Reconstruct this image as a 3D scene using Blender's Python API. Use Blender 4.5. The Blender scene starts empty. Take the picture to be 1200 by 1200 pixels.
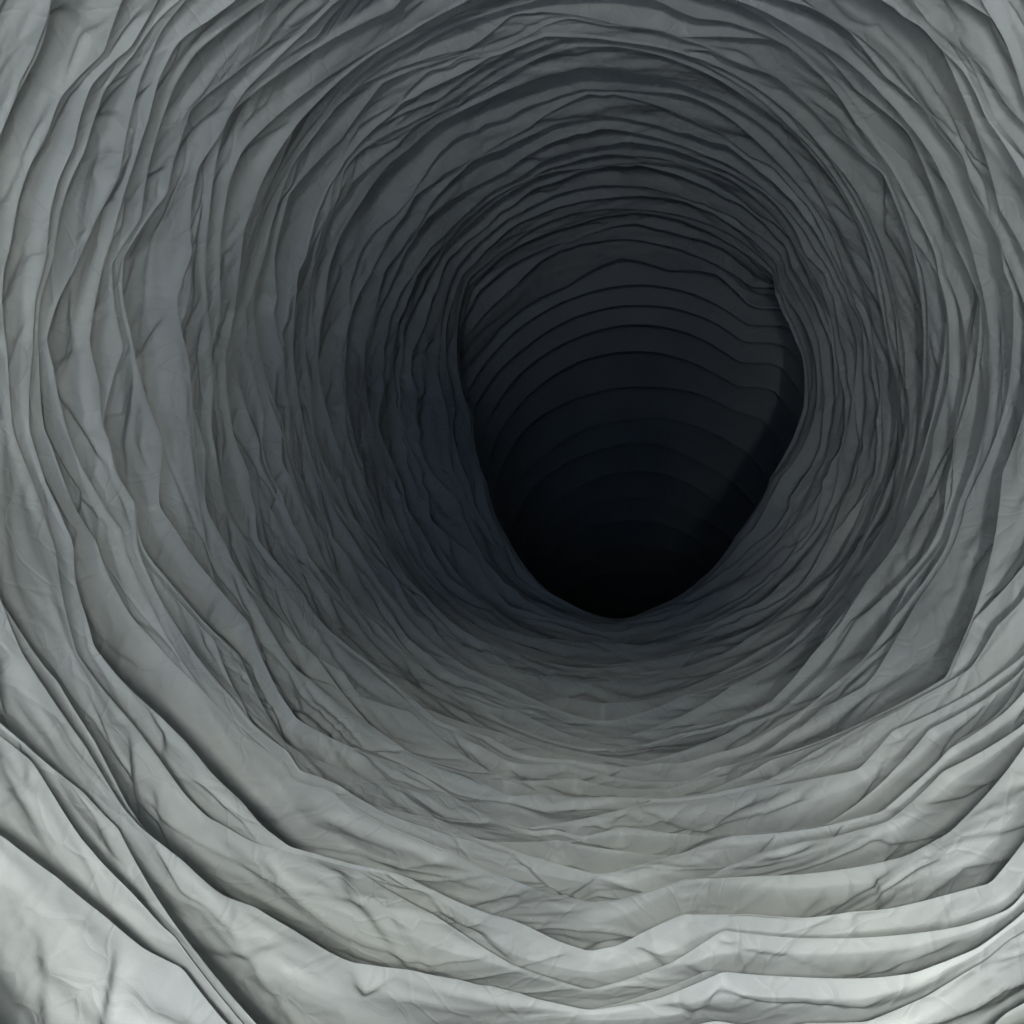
import bpy, math
import numpy as np

C = bpy.context.scene.collection
SC = bpy.context.scene
UNIT = 0.10                       # bore radius of the duct in metres
F_PX = 1000.0                     # focal length for a 1200 px wide frame

# ------------------------------------------------------------------ camera
cam_d = bpy.data.cameras.new('camera')
cam_d.sensor_width = 36.0
cam_d.lens = F_PX / 1200.0 * 36.0
cam_d.clip_start = 0.002
cam_d.clip_end = 20.0
cam = bpy.data.objects.new('camera', cam_d)
cam.location = (0, 0, 0)
cam.rotation_euler = (math.radians(90), 0, 0)        # looks along +Y, Z up
C.objects.link(cam)
SC.camera = cam

# ------------------------------------------------------------------ light: a dim cool room, one window-like lamp above and behind the mouth, added fill lamps
world = bpy.data.worlds.new('World')
SC.world = world
world.use_nodes = True
bg = world.node_tree.nodes['Background']
bg.inputs['Color'].default_value = (0.46, 0.66, 1.0, 1)
bg.inputs['Strength'].default_value = 3.2

def area(name, loc, target, size, power, color):
    d = bpy.data.lights.new(name, 'AREA')
    d.shape = 'DISK'; d.size = size; d.energy = power; d.color = color
    o = bpy.data.objects.new(name, d)
    from mathutils import Vector
    v = Vector(target) - Vector(loc)
    o.location = loc
    o.rotation_euler = v.to_track_quat('-Z', 'Y').to_euler()
    C.objects.link(o)
    return o
AIM = (0.010, 0.18, 0.022)
area('ceiling_lamp', (-0.070, -0.38, 0.208), AIM, 0.11, 7.4, (1.0, 1.0, 0.92))
area('right_fill', (0.190, -0.38, -0.042), AIM, 0.11, 2.7, (1.0, 1.0, 0.94))  # added fill for the left wall, no such source known
area('left_fill', (-0.330, -0.38, -0.042), AIM, 0.11, 1.8, (1.0, 1.0, 0.94))  # added fill for the right wall, likewise made up
area('lower_fill', (-0.070, -0.38, -0.305), AIM, 0.11, 0.6, (0.94, 0.98, 1.0))  # weak fill from below, added to lift the roof of the bore
# small unseen fill lamps, added to bring out the creases, spaced round the inside of the mouth behind the camera, each washing along its own side of the hose
for cx, cz, pw, fwd in [(0, -1, 1.4, 0.0), (-1, -0.1, 0.80, 0.03), (1, -0.1, 0.74, -0.12), (0, 1, 0.46, -0.04), (-0.75, -0.75, 0.88, 0.02), (0.75, -0.75, 1.05, -0.10)]:
    px, pz = -0.028+0.050*cx, -0.016+0.050*cz
    area('rim_fill', (px, -0.07, pz), (px+0.05*cx, -0.07+0.05*math.hypot(cx, cz)*fwd, pz+0.05*cz), 0.035, 3.9*pw, (1.0, 1.0, 0.95))

SC.view_settings.view_transform = 'Standard'
SC.view_settings.look = 'None'
SC.view_settings.exposure = 0.0
SC.view_settings.gamma = 1.0
SC.cycles.max_bounces = 6
SC.cycles.diffuse_bounces = 5
SC.cycles.glossy_bounces = 3

# ------------------------------------------------------------------ material
def foil_material():
    m = bpy.data.materials.new('crumpled_foil')
    m.use_nodes = True
    nt = m.node_tree; N = nt.nodes; L = nt.links
    p = N['Principled BSDF']
    p.inputs['Metallic'].default_value = 0.08
    p.inputs['Specular IOR Level'].default_value = 0.08
    p.inputs['Coat Weight'].default_value = 0.025
    p.inputs['Coat Roughness'].default_value = 0.28
    tc = N.new('ShaderNodeTexCoord')
    # faint mottling of the film
    n1 = N.new('ShaderNodeTexNoise'); n1.inputs['Scale'].default_value = 28; n1.inputs['Detail'].default_value = 5
    cr = N.new('ShaderNodeValToRGB')
    cr.color_ramp.elements[0].position = 0.3; cr.color_ramp.elements[0].color = (0.125, 0.132, 0.135, 1)
    cr.color_ramp.elements[1].position = 0.7; cr.color_ramp.elements[1].color = (0.150, 0.157, 0.151, 1)
    L.new(tc.outputs['Object'], n1.inputs['Vector']); L.new(n1.outputs['Fac'], cr.inputs['Fac'])
    L.new(cr.outputs['Color'], p.inputs['Base Color'])
    n2 = N.new('ShaderNodeTexNoise'); n2.inputs['Scale'].default_value = 60; n2.inputs['Detail'].default_value = 3
    mr = N.new('ShaderNodeMapRange'); mr.inputs['To Min'].default_value = 0.58; mr.inputs['To Max'].default_value = 0.74
    L.new(tc.outputs['Object'], n2.inputs['Vector']); L.new(n2.outputs['Fac'], mr.inputs['Value']); L.new(mr.outputs['Result'], p.inputs['Roughness'])
    # hair-fine crackle of the film, too small for the mesh
    v = N.new('ShaderNodeTexVoronoi'); v.feature = 'DISTANCE_TO_EDGE'; v.inputs['Scale'].default_value = 150
    nw = N.new('ShaderNodeTexNoise'); nw.inputs['Scale'].default_value = 40; nw.inputs['Detail'].default_value = 2
    mx = N.new('ShaderNodeMixRGB'); mx.inputs['Fac'].default_value = 0.03
    L.new(tc.outputs['Object'], nw.inputs['Vector'])
    L.new(tc.outputs['Object'], mx.inputs['Color1']); L.new(nw.outputs['Color'], mx.inputs['Color2'])
    L.new(mx.outputs['Color'], v.inputs['Vector'])
    n3 = N.new('ShaderNodeTexNoise'); n3.inputs['Scale'].default_value = 420; n3.inputs['Detail'].default_value = 4
    L.new(tc.outputs['Object'], n3.inputs['Vector'])
    mn = N.new('ShaderNodeMath'); mn.operation = 'MINIMUM'; mn.inputs[1].default_value = 0.12
    L.new(v.outputs['Distance'], mn.inputs[0])
    ml = N.new('ShaderNodeMath'); ml.operation = 'MULTIPLY_ADD'; ml.inputs[1].default_value = 2.0
    L.new(mn.outputs[0], ml.inputs[0])
    mf = N.new('ShaderNodeMath'); mf.operation = 'MULTIPLY'; mf.inputs[1].default_value = 0.35
    L.new(n3.outputs['Fac'], mf.inputs[0]); L.new(mf.outputs[0], ml.inputs[2])
    bp = N.new('ShaderNodeBump'); bp.inputs['Strength'].default_value = 0.55; bp.inputs['Distance'].default_value = 0.0006
    L.new(ml.outputs[0], bp.inputs['Height']); L.new(bp.outputs['Normal'], p.inputs['Normal'])
    return m
FOIL = foil_material()

# ------------------------------------------------------------------ the bore: centre line in bore radii (right, up, depth)
CL = np.array([
    (-0.60, -0.42, -3.0), (-0.46, -0.32, -2.0),     (-0.32, -0.19, -1.0), (-0.16, -0.04, 0.0), (-0.03, 0.08, 0.8), (0.095, 0.19, 1.59), (0.22, 0.31, 2.4), (0.36, 0.42, 3.2),
    (0.49, 0.47, 4.0), (0.66, 0.34, 4.9), (0.85, -0.02, 6.0), (1.07, -0.80, 7.3),
    (1.27, -1.75, 8.5), (1.42, -2.8, 9.5), (1.52, -4.0, 10.2), (1.56, -5.4, 10.6), (1.58, -7.0, 10.8)])
def spline(P, n):
    Q = np.vstack([2*P[0]-P[1], P, 2*P[-1]-P[-2]])
    out = []
    for i in range(1, len(Q)-2):
        t = np.linspace(0, 1, n, endpoint=False)[:, None]
        a, b, c, d = Q[i-1], Q[i], Q[i+1], Q[i+2]
        out.append(0.5*((2*b)+(-a+c)*t+(2*a-5*b+4*c-d)*t*t+(-a+3*b-3*c+d)*t**3))
    return np.vstack(out+[P[-1:]])
CLF = spline(CL, 60)
k = np.ones(41)/41                                       # soften the bends
pad = np.vstack([np.repeat(CLF[:1], 20, 0), CLF, np.repeat(CLF[-1:], 20, 0)])
CLF = np.stack([np.convolve(pad[:, j], k, 'valid') for j in range(3)], 1)
SL = np.concatenate([[0], np.cumsum(np.linalg.norm(np.diff(CLF, axis=0), axis=1))])
TAN = np.gradient(CLF, axis=0); TAN /= np.linalg.norm(TAN, axis=1)[:, None]
UU = np.cross(np.array([0, 1.0, 0])[None], TAN); UU /= np.linalg.norm(UU, axis=1)[:, None]
VV = np.cross(TAN, UU)
if UU[0, 0] < 0: UU = -UU
if VV[0, 1] < 0: VV = -VV
def at_s(s):
    g = lambda A: np.stack([np.interp(s, SL, A[:, j]) for j in range(3)], -1)
    return g(CLF), g(UU), g(VV), g(TAN)
def s_of_depth(z): return np.interp(z, CLF[:, 2], SL)
def wall(s, th, h=0.0, ds=0.0):
    c, u, v, t = at_s(s)
    r = (1.0 - h)
    return c + (np.cos(th)*r)[..., None]*u + (np.sin(th)*r)[..., None]*v + (ds*np.ones_like(s))[..., None]*t

# where a point of the picture lies on the bore: nearest wall sample per pixel cell
GS, GT = np.meshgrid(np.linspace(s_of_depth(0.15), s_of_depth(5.0), 1500), np.linspace(-math.pi, math.pi, 2200, endpoint=False), indexing='ij')
GP = wall(GS.ravel(), GT.ravel())
GX = 600+F_PX*GP[:, 0]/GP[:, 2]; GY = 600-F_PX*GP[:, 1]/GP[:, 2]
def wall_from_view(px, py):
    d = (GX-px)**2+(GY-py)**2
    near = np.where(d < max(9.0, d.min()*1.5))[0]
    j = near[np.argmin(GP[near, 2])]
    return GT.ravel()[j], GS.ravel()[j]

# ------------------------------------------------------------------ noise helpers
def rnd(seed): return np.random.default_rng(seed)
def facets(u, v, nu, seed):
    """piecewise flat field on a lattice wrapped every nu cells in u: straight folds between flat facets"""
    T = rnd(seed).uniform(-1, 1, (nu, 997))
    iu = np.floor(u).astype(int); iv = np.floor(v).astype(int)
    fu = u-iu; fv = v-iv
    g = lambda a, b: T[a % nu, b % 997]
    h00, h10, h01, h11 = g(iu, iv), g(iu+1, iv), g(iu, iv+1), g(iu+1, iv+1)
    flip = (iu*7+iv*13) % 3 == 0
    a = np.where(fu > fv, h00+(h10-h00)*fu+(h11-h10)*fv, h00+(h11-h01)*fu+(h01-h00)*fv)
    b = np.where(fu+fv < 1, h00+(h10-h00)*fu+(h01-h00)*fv, h11+(h01-h11)*(1-fu)+(h10-h11)*(1-fv))
    return np.where(flip, a, b)
def smooth(u, v, nu, seed):
    T = rnd(seed).uniform(-1, 1, (nu, 997))
    iu = np.floor(u).astype(int); iv = np.floor(v).astype(int)
    fu = u-iu; fv = v-iv
    fu = fu*fu*(3-2*fu); fv = fv*fv*(3-2*fv)
    g = lambda a, b: T[a % nu, b % 997]
    return (g(iu, iv)*(1-fu)+g(iu+1, iv)*fu)*(1-fv)+(g(iu, iv+1)*(1-fu)+g(iu+1, iv+1)*fu)*fv
TAU = 2*math.pi
def wrapx(th): return (th+math.pi)/TAU

# ------------------------------------------------------------------ fold lines read off the photograph (picture points, top-left round to the right)
CRESTS = [
 [(-60, 1000-60), (0, 978), (65, 1025), (120, 1075), (165, 1112), (210, 1138), (265, 1200), (330, 1260)],
 [(60, -40), (47, 5), (27, 60), (8, 104), (-20, 200), (-34, 420), (-22, 620), (0, 705), (30, 762), (60, 815), (105, 872), (150, 942), (200, 986), (265, 1041), (300, 1050), (360, 1090), (410, 1120),
  (480, 1135), (540, 1150), (600, 1170), (690, 1192), (770, 1182), (845, 1144), (925, 1138), (1000, 1150), (1070, 1138), (1140, 1105), (1200, 1050), (1290, 960)],
 [(215, -50), (175, 12), (148, 60), (107, 100), (96, 140), (90, 175), (75, 212), (65, 250), (60, 310), (52, 362), (50, 412), (46, 462), (48, 505), (62, 540), (82, 592), (100, 640), (106, 692), (120, 752), (150, 788),
  (200, 832), (225, 857), (255, 897), (287, 927), (317, 960), (352, 989), (380, 994), (425, 1002), (467, 1015), (512, 1035), (555, 1055), (600, 1082), (630, 1100), (650, 1113), (690, 1126), (725, 1124), (762, 1104), (800, 1090),
  (880, 1090), (977, 1082), (1055, 1065), (1157, 1035), (1175, 987), (1200, 945), (1270, 830)],
 [(300, -40), (265, -5), (235, 22), (203, 52), (183, 92), (176, 155), (160, 200), (150, 237), (140, 287), (133, 310), (125, 367), (122, 402), (130, 450), (133, 500), (147, 540), (165, 592), (180, 650), (200, 698), (235, 755),
  (280, 810), (307, 842), (355, 885), (412, 922), (450, 940), (515, 968), (575, 984), (640, 1010), (700, 1030), (762, 1017), (800, 1000), (860, 978), (930, 963), (1030, 950), (1070, 895), (1107, 855), (1145, 842), (1182, 800), (1235, 700)],
 [(400, 0), (335, 62), (300, 100), (280, 128), (262, 162), (240, 200), (232, 240), (222, 290), (206, 350), (207, 387), (215, 450), (219, 512), (225, 550), (242, 600), (257, 625), (275, 662), (305, 707), (330, 742), (355, 778),
  (378, 796), (410, 815), (440, 840), (475, 865), (500, 880), (540, 897), (580, 911), (600, 927), (650, 927), (715, 932), (760, 938), (850, 930), (900, 917), (950, 887), (1005, 857), (1050, 830), (1100, 802), (1125, 780), (1160, 735), (1205, 670)],
 [(560, 0), (480, 45), (400, 102), (350, 150), (320, 190), (300, 235), (287, 265), (276, 305), (275, 350), (267, 425), (266, 465), (278, 512), (295, 555), (304, 600), (308, 630), (330, 662), (360, 700), (387, 732), (430, 772),
  (462, 800), (500, 830), (525, 847), (575, 862), (612, 882), (675, 886), (725, 892), (800, 885), (870, 865), (925, 838), (975, 800), (1015, 770), (1050, 725), (1085, 690), (1115, 640), (1130, 590)],
 [(600, 22), (500, 75), (430, 122), (390, 165), (350, 225), (325, 275), (306, 340), (302, 390), (310, 450), (326, 500), (328, 545), (342, 565), (362, 602), (385, 650), (415, 688), (445, 735), (475, 756), (500, 773),
  (532, 800), (587, 822), (622, 832), (660, 855), (685, 869), (720, 867), (750, 855), (780, 847), (840, 838), (895, 815), (945, 775), (990, 735), (1020, 690), (1060, 640), (1085, 590), (1098, 530)],
 [(640, 50), (540, 95), (470, 140), (420, 195), (375, 260), (350, 320), (340, 390), (342, 440), (352, 502), (377, 570), (402, 615), (440, 665), (480, 715), (515, 750), (550, 780), (600, 802), (635, 810), (670, 825), (690, 836),
  (715, 838), (750, 824), (790, 805), (850, 790), (905, 765), (950, 720), (990, 670), (1020, 630), (1045, 580), (1060, 520), (1062, 440)],
 [(680, 80), (590, 112), (510, 160), (450, 215), (405, 280), (382, 350), (372, 420), (382, 490), (402, 545), (430, 605), (470, 665), (510, 710), (545, 738), (600, 762), (630, 773), (700, 783), (760, 783), (830, 765), (890, 735),
  (940, 690), (980, 630), (1005, 580), (1025, 520), (1030, 440), (1010, 350)],
]
NT = 2048
THG = np.linspace(-math.pi, math.pi, NT, endpoint=False)
def wobble(seed, knots, amp):
    r = rnd(seed)
    a = -math.pi+TAU*(np.arange(knots)+r.uniform(0.1, 0.9, knots)*0.8)/knots; y = r.uniform(-1, 1, knots)*amp
    return np.interp(THG, np.concatenate([a-TAU, a, a+TAU]), np.concatenate([y, y, y]))
rings = []
for ci, pts in enumerate(CRESTS):
    q = np.array([wall_from_view(*p) for p in pts])
    th = np.unwrap(q[:, 0]); s = q[:, 1]
    if th[-1] < th[0]: th, s = th[::-1], s[::-1]
    o = np.argsort(th, kind='stable'); th, s = th[o], s[o]
    # close the ring across the part that the picture does not show
    base = np.interp(THG, np.concatenate([th-TAU, th, th+TAU]), np.concatenate([s, s, s]))
    seen = np.zeros(NT, bool)
    for kk in (-TAU, 0, TAU): seen |= (THG > th[0]+kk) & (THG < th[-1]+kk)
    kern = np.ones(61)/61
    soft = np.convolve(np.concatenate([seen[-30:], seen, seen[:30]]).astype(float), kern, 'valid')
    base += (1-soft)*np.where(seen, 0, 1)*wobble(100+ci, 26, 0.05)
    base += wobble(200+ci, 70, 0.014 if ci > 2 else 0.007)
    rings.append(base)
# minor folds that zigzag between two main folds, and the rest of the hose beyond the ones read
CL_ = lambda v, lo, hi: np.minimum(np.maximum(v, lo), hi)
main = rings
rings, kind = [], []                                     # kind 0: main fold, 1: minor fold
def depth_of(r): return float(np.interp(np.median(r), SL, CLF[:, 2]))
first = main[0]
pre = []
top = np.median(main[0])
j = 0
while top > s_of_depth(-0.8):
    j += 1; top -= 0.27
    pre.insert(0, top+wobble(500+j, 24, 0.06))
for r in pre: rings.append(r); kind.append(0)
N_PRE = len(pre)
for q in range(1):
    f = 0.5+wobble(690+q, 15, 0.5)
    rings.append(pre[-1]+(np.maximum(main[0], pre[-1]+0.05)-pre[-1])*CL_(f, 0.0, 1.0)); kind.append(1)
for j in range(len(main)):
    rings.append(main[j]); kind.append(0)
    if j == len(main)-1: break
    a, b = main[j], np.maximum(main[j+1], main[j]+0.03)
    nsub = 2 if j < 3 else 3
    for q in range(nsub):
        f = (q+1)/(nsub+1)+wobble(700+10*j+q, 15+5*q if j < 3 else 34, 0.60)
        rings.append(a+(b-a)*CL_(f, 0.0, 1.0)); kind.append(1)
last = main[-1]; med = np.median(last); sfar = med; n = 0
S_END = SL[-1]-0.4
while sfar < S_END:
    n += 1
    z = float(np.interp(sfar, SL, CLF[:, 2]))
    p = 0.095 if z < 4.1 else min(0.37, 0.13+0.15*(z-4.1))
    sfar += p
    near = z < 4.5
    w = wobble(300+n, (30 if z < 3.7 else 22) if near else 13, ((0.75 if z < 3.7 else 0.40) if near else 0.16)*p)+wobble(400+n, 110, ((0.25 if z < 3.7 else 0.06) if near else 0.010)*p)
    blend = max(0.0, 1-n/9.0)
    rings.append(sfar+(last-med)*blend*0.8+w); kind.append(0 if (n % 2 or not near) else 1)
for i in range(1, len(rings)):                           # folds may touch but never cross
    rings[i] = np.maximum(rings[i], rings[i-1]+0.006)
def tame(r, lim):                                        # a fold runs round the hose, it never jumps along it
    st = lim*TAU/NT
    r = np.concatenate([r, r, r])
    for k2 in range(1, len(r)): r[k2] = min(r[k2], r[k2-1]+st)
    for k2 in range(len(r)-2, -1, -1): r[k2] = min(r[k2], r[k2+1]+st)
    return r[NT:2*NT]
rings = [tame(r, 0.42) for r in rings]
for i in range(1, len(rings)): rings[i] = np.maximum(rings[i], rings[i-1]+0.006)
box = np.ones(7)/7
rings = [np.convolve(np.concatenate([r[-3:], r, r[:3]]), box, 'valid') for r in rings]

# short slanted folds drawn between two ring folds: (picture points)
BRANCH = [
 [(520, 1038), (612, 1043), (675, 1036), (720, 1032)],
 [(655, 1112), (700, 1100), (760, 1080), (815, 1060)],
 [(115, 690), (118, 640), (122, 590), (125, 545)],
 [(170, 800), (205, 850), (215, 900), (212, 930), (250, 1000)],
 [(5, 770), (20, 850), (38, 930)],
 [(120, 410), (95, 440), (72, 460)],
 [(215, 640), (245, 640), (262, 690), (275, 735)],
 [(250, 740), (285, 748), (310, 770)],
 [(290, 785), (330, 812), (380, 820)],
 [(280, 890), (305, 912), (340, 922), (410, 925)],
 [(265, 1041), (240, 1060), (190, 1050), (130, 1030)],
 [(400, 1020), (440, 1060), (485, 1105), (520, 1130)],
 [(205, 360), (190, 420), (178, 460)],
 [(330, 540), (325, 600), (345, 640), (370, 670)],
 [(560, 930), (610, 960), (660, 962), (690, 975)],
 [(700, 965), (740, 945), (800, 920), (860, 905)],
 [(560, 870), (610, 895), (700, 900), (790, 880)],
 [(900, 1010), (960, 985), (1040, 915)],
 [(850, 1010), (930, 965), (1010, 905)],
 [(1000, 1130), (1008, 1080), (1030, 1040)],
 [(1040, 950), (1110, 910), (1180, 860)],
 [(50, 300), (30, 350), (10, 390), (-10, 420)],
 [(98, 150), (70, 190), (35, 240), (10, 290)],
 [(40, 105), (60, 55), (95, 20)],
 [(182, 95), (150, 140), (110, 165)],
 [(150, 235), (125, 260), (100, 285)],
 [(270, 130), (220, 190), (170, 235)],
 [(735, 1115), (790, 1130), (850, 1140)],
 [(400, 1120), (430, 1150), (480, 1135)],
 [(800, 1200), (850, 1150), (870, 1142)],
]
branch_lines = []
for pts in BRANCH:
    q = np.array([wall_from_view(*p) for p in pts])
    th = np.unwrap(q[:, 0]); o = np.argsort(th)
    branch_lines.append((th[o], q[o, 1]))

# ------------------------------------------------------------------ build every pleat of the hose as its own mesh
def ss(a, b, x):
    x = np.clip((x-a)/(b-a), 0, 1); return x*x*(3-2*x)
duct = bpy.data.objects.new('flexible_duct', None)
duct.empty_display_size = 0.05
m0, u0, v0, t0 = at_s(np.array([s_of_depth(-0.8)]))
base_pt = (m0 - v0)[0]
duct.location = (base_pt[0]*UNIT, base_pt[2]*UNIT, base_pt[1]*UNIT)
duct['label'] = 'crumpled grey foil ventilation hose seen down its ribbed bore, bending away into darkness'
duct['category'] = 'duct'
C.objects.link(duct)
ORIGIN = np.array(duct.location)

# the pinched throat at the bend: how far the film is pushed in, by angle round the bore
LIP_T = np.array([0.0, 0.3, 0.55, 0.66, 0.74, 2.4, 2.8, 3.1, 3.6, 4.0, 4.35, 4.71, 5.05, 5.48, 5.88, TAU])
LIP_H = np.array([0.13, 0.08, 0.07, 0.05, 0.0, 0.0, 0.17, 0.28, 0.30, 0.23, 0.12, 0.03, 0.11, 0.22, 0.24, 0.13])
for i in range(len(rings)-1):
    a, b = rings[i], rings[i+1]
    mid = 0.5*np.median(a+b)
    z = float(np.interp(mid, SL, CLF[:, 2]))
    if i < N_PRE-2: nc, nr = 300, 14
    elif z < 2.1: nc, nr = 1600, 44
    elif z < 3.1: nc, nr = 1500, 24
    elif z < 4.7: nc, nr = 1100, 18
    else: nc, nr = 600, 18
    th = np.linspace(-math.pi, math.pi, nc, endpoint=False)
    A = np.interp(th, THG, a, period=TAU); B = np.interp(th, THG, b, period=TAU)
    t = np.concatenate([[0, 0.004, 0.012], np.linspace(0.03, 1, nr-3)])
    T, TH = np.meshgrid(t, th, indexing='ij')
    W = (B-A)[None, :]
    S = A[None, :]+W*T
    x = wrapx(TH)
    rg = rnd(9000+i)
    # the drop behind the fold, then the ramp up to the next fold
    far = z > 4.6
    amp = np.ones_like(x) if far else np.clip(0.8+0.55*facets(x*22, np.full_like(x, i*1.37), 22, 11), 0.45, 1.35)
    Wn = np.minimum(W, 0.26)
    D = ((0.40 if kind[i] else 0.62) if not far else 0.6)*Wn*amp
    drop = ss(0.0, 0.03, T)
    h = -D*drop*(1-T**2.0) if far else -D*drop*(1-T**1.8)
    low = 0.007 if z < 3.1 else 0.003                     # minor folds lie a little lower than the main ones
    h += -low*(kind[i]*(1-T)+kind[i+1]*T)
    nb = int(rg.integers(9, 14)) if not far else 0
    for kbr in range(nb):
        c0 = rg.uniform(-math.pi, math.pi); span = rg.uniform(0.2, 0.7)
        ta, tb = (rg.uniform(-0.1, 0.25), rg.uniform(0.7, 1.05))
        if rg.random() < 0.72: ta, tb = tb, ta
        d = (TH-c0+math.pi) % TAU-math.pi
        fr = d/span
        on = (fr > 0) & (fr < 1)
        kink = rg.uniform(0.3, 0.7); kv = rg.uniform(-0.14, 0.14)
        tc = ta+(tb-ta)*fr+kv*np.minimum(fr/kink, (1-fr)/(1-kink))
        slope = (tb-ta)/span+np.where(fr < kink, kv/kink, -kv/(1-kink))/span
        env = np.clip(np.minimum(fr, 1-fr)*5, 0, 1)*on
        e = (T-tc)*W/np.sqrt(1+(slope*W)**2)
        h += -rg.uniform(0.010, 0.028)*env*np.clip(W/0.1, 0, 1)*ss(0, 0.020, e)*np.exp(-np.clip(e, 0, 9)/0.05)*(1-ss(0.8, 1.0, T))
    # folds read from the photograph
    if z < 3.2:
        for (bt, bs) in branch_lines:
            bsl = np.gradient(bs, bt)
            for kk in (-TAU, 0, TAU):
                tt = TH+kk
                on = (tt > bt[0]) & (tt < bt[-1])
                if not on.any(): continue
                sc = np.interp(tt, bt, bs); sl = np.interp(tt, bt, bsl)
                fr = (tt-bt[0])/(bt[-1]-bt[0])
                env = np.clip(np.minimum(fr, 1-fr)*7+0.1, 0, 1)*on
                e = (S-sc)/np.sqrt(1+sl**2)
                h += -0.020/(1+0.4*sl**2)*env*ss(0, 0.022, e)*np.exp(-np.clip(e, 0, 9)/0.05)*(1-ss(0.85, 1.0, T))
    # crumple: flat facets with straight folds at several sizes
    edge = ss(0.02, 0.14, T)*(1-ss(0.86, 1.0, T))*np.clip(W/0.12, 0, 1)
    wx = 0.015*facets(x*11, S*6, 11, 21); ws = 0.05*facets(x*14, S*5, 14, 22)
    f1 = facets((x+wx)*6+(S+ws)*3.0, (S+ws)*6.0, 6, 31)
    f2 = facets((x+wx)*10+(S+ws)*7.0, (S+ws)*15.0, 10, 32)
    f3 = facets((x+wx)*32+(S+ws)*20, (S-ws)*32, 32, 33)
    f4 = facets((x-wx)*70-(S+ws)*24, (S-ws)*60, 70, 34)
    k_ = 1.0 if not far else 0.22
    h += k_*(0.022*f1+(0.35+0.65*edge)*0.011*f2)+k_*edge*(0.0075*f3+0.0028*f4)
    # thin pinched creases that wander over the film
    c1 = facets((x+wx*2)*9+(S+ws)*4.0, (S+ws)*8.0, 9, 35)
    c2 = facets((x-wx*2)*14-(S+ws)*7.0, (S-ws)*12.0, 14, 36)
    h -= k_*edge*(0.009*np.exp(-np.abs(c1)/0.05)+0.006*np.exp(-np.abs(c2)/0.05))
    # bunched fine wrinkles running along the hose where the film was pinched
    pin = ss(0.35, 0.75, smooth(x*34, S*4, 34, 41))
    h += k_*edge*pin*0.004*np.abs(smooth(x*230+S*9, S*5, 230, 42))
    # slow dents of the whole hose, shared by neighbouring pleats
    h += 0.035*smooth(x*7, S*1.1, 7, 51)*ss(1.6, 3.0, S)
    # the pinched inner side of the bend, right of the dark
    sl_ = S-s_of_depth(4.15)
    lip = np.where(sl_ < 0, np.exp(-(sl_/0.45)**2), np.exp(-(sl_/0.16)**2))
    h += lip*np.interp(np.mod(TH, TAU), LIP_T, LIP_H)
    side = (TH+math.pi) % TAU-math.pi
    h -= 0.17*ss(0.02, 0.30, sl_)*(1-ss(1.2, 2.6, sl_))*ss(-0.9, -0.2, side)*(1-ss(0.62, 0.86, side))
    if i == len(rings)-2: h = h+T*(1-h)                  # unseen far end, closed to keep room light from leaking in
    under = -0.05*Wn*drop*(1-ss(0.03, 0.2, T))
    P = wall(S.ravel(), TH.ravel(), h.ravel(), under.ravel())
    co = np.stack([P[:, 0], P[:, 2], P[:, 1]], 1)*UNIT-ORIGIN
    R_, K_ = len(t), nc
    idx = np.arange(R_*K_).reshape(R_, K_)
    nx = np.roll(idx, -1, axis=1)
    quads = np.stack([idx[:-1], idx[1:], nx[1:], nx[:-1]], -1).reshape(-1, 4)
    me = bpy.data.meshes.new('rib' if far else 'pleat')
    me.vertices.add(len(co)); me.vertices.foreach_set('co', co.astype(np.float32).ravel())
    me.loops.add(quads.size); me.loops.foreach_set('vertex_index', quads.astype(np.int32).ravel())
    me.polygons.add(len(quads)); me.polygons.foreach_set('loop_start', np.arange(0, quads.size, 4, dtype=np.int32))
    me.polygons.foreach_set('use_smooth', np.repeat(np.arange(R_-1) >= 3, K_))
    me.update(calc_edges=True)
    me.materials.append(FOIL)
    o = bpy.data.objects.new('rib' if far else 'pleat', me)
    C.objects.link(o)
    o.parent = duct
print('pleats', len(rings)-1, 'tris', sum(len(o.data.polygons) for o in C.objects if o.type == 'MESH')*2)
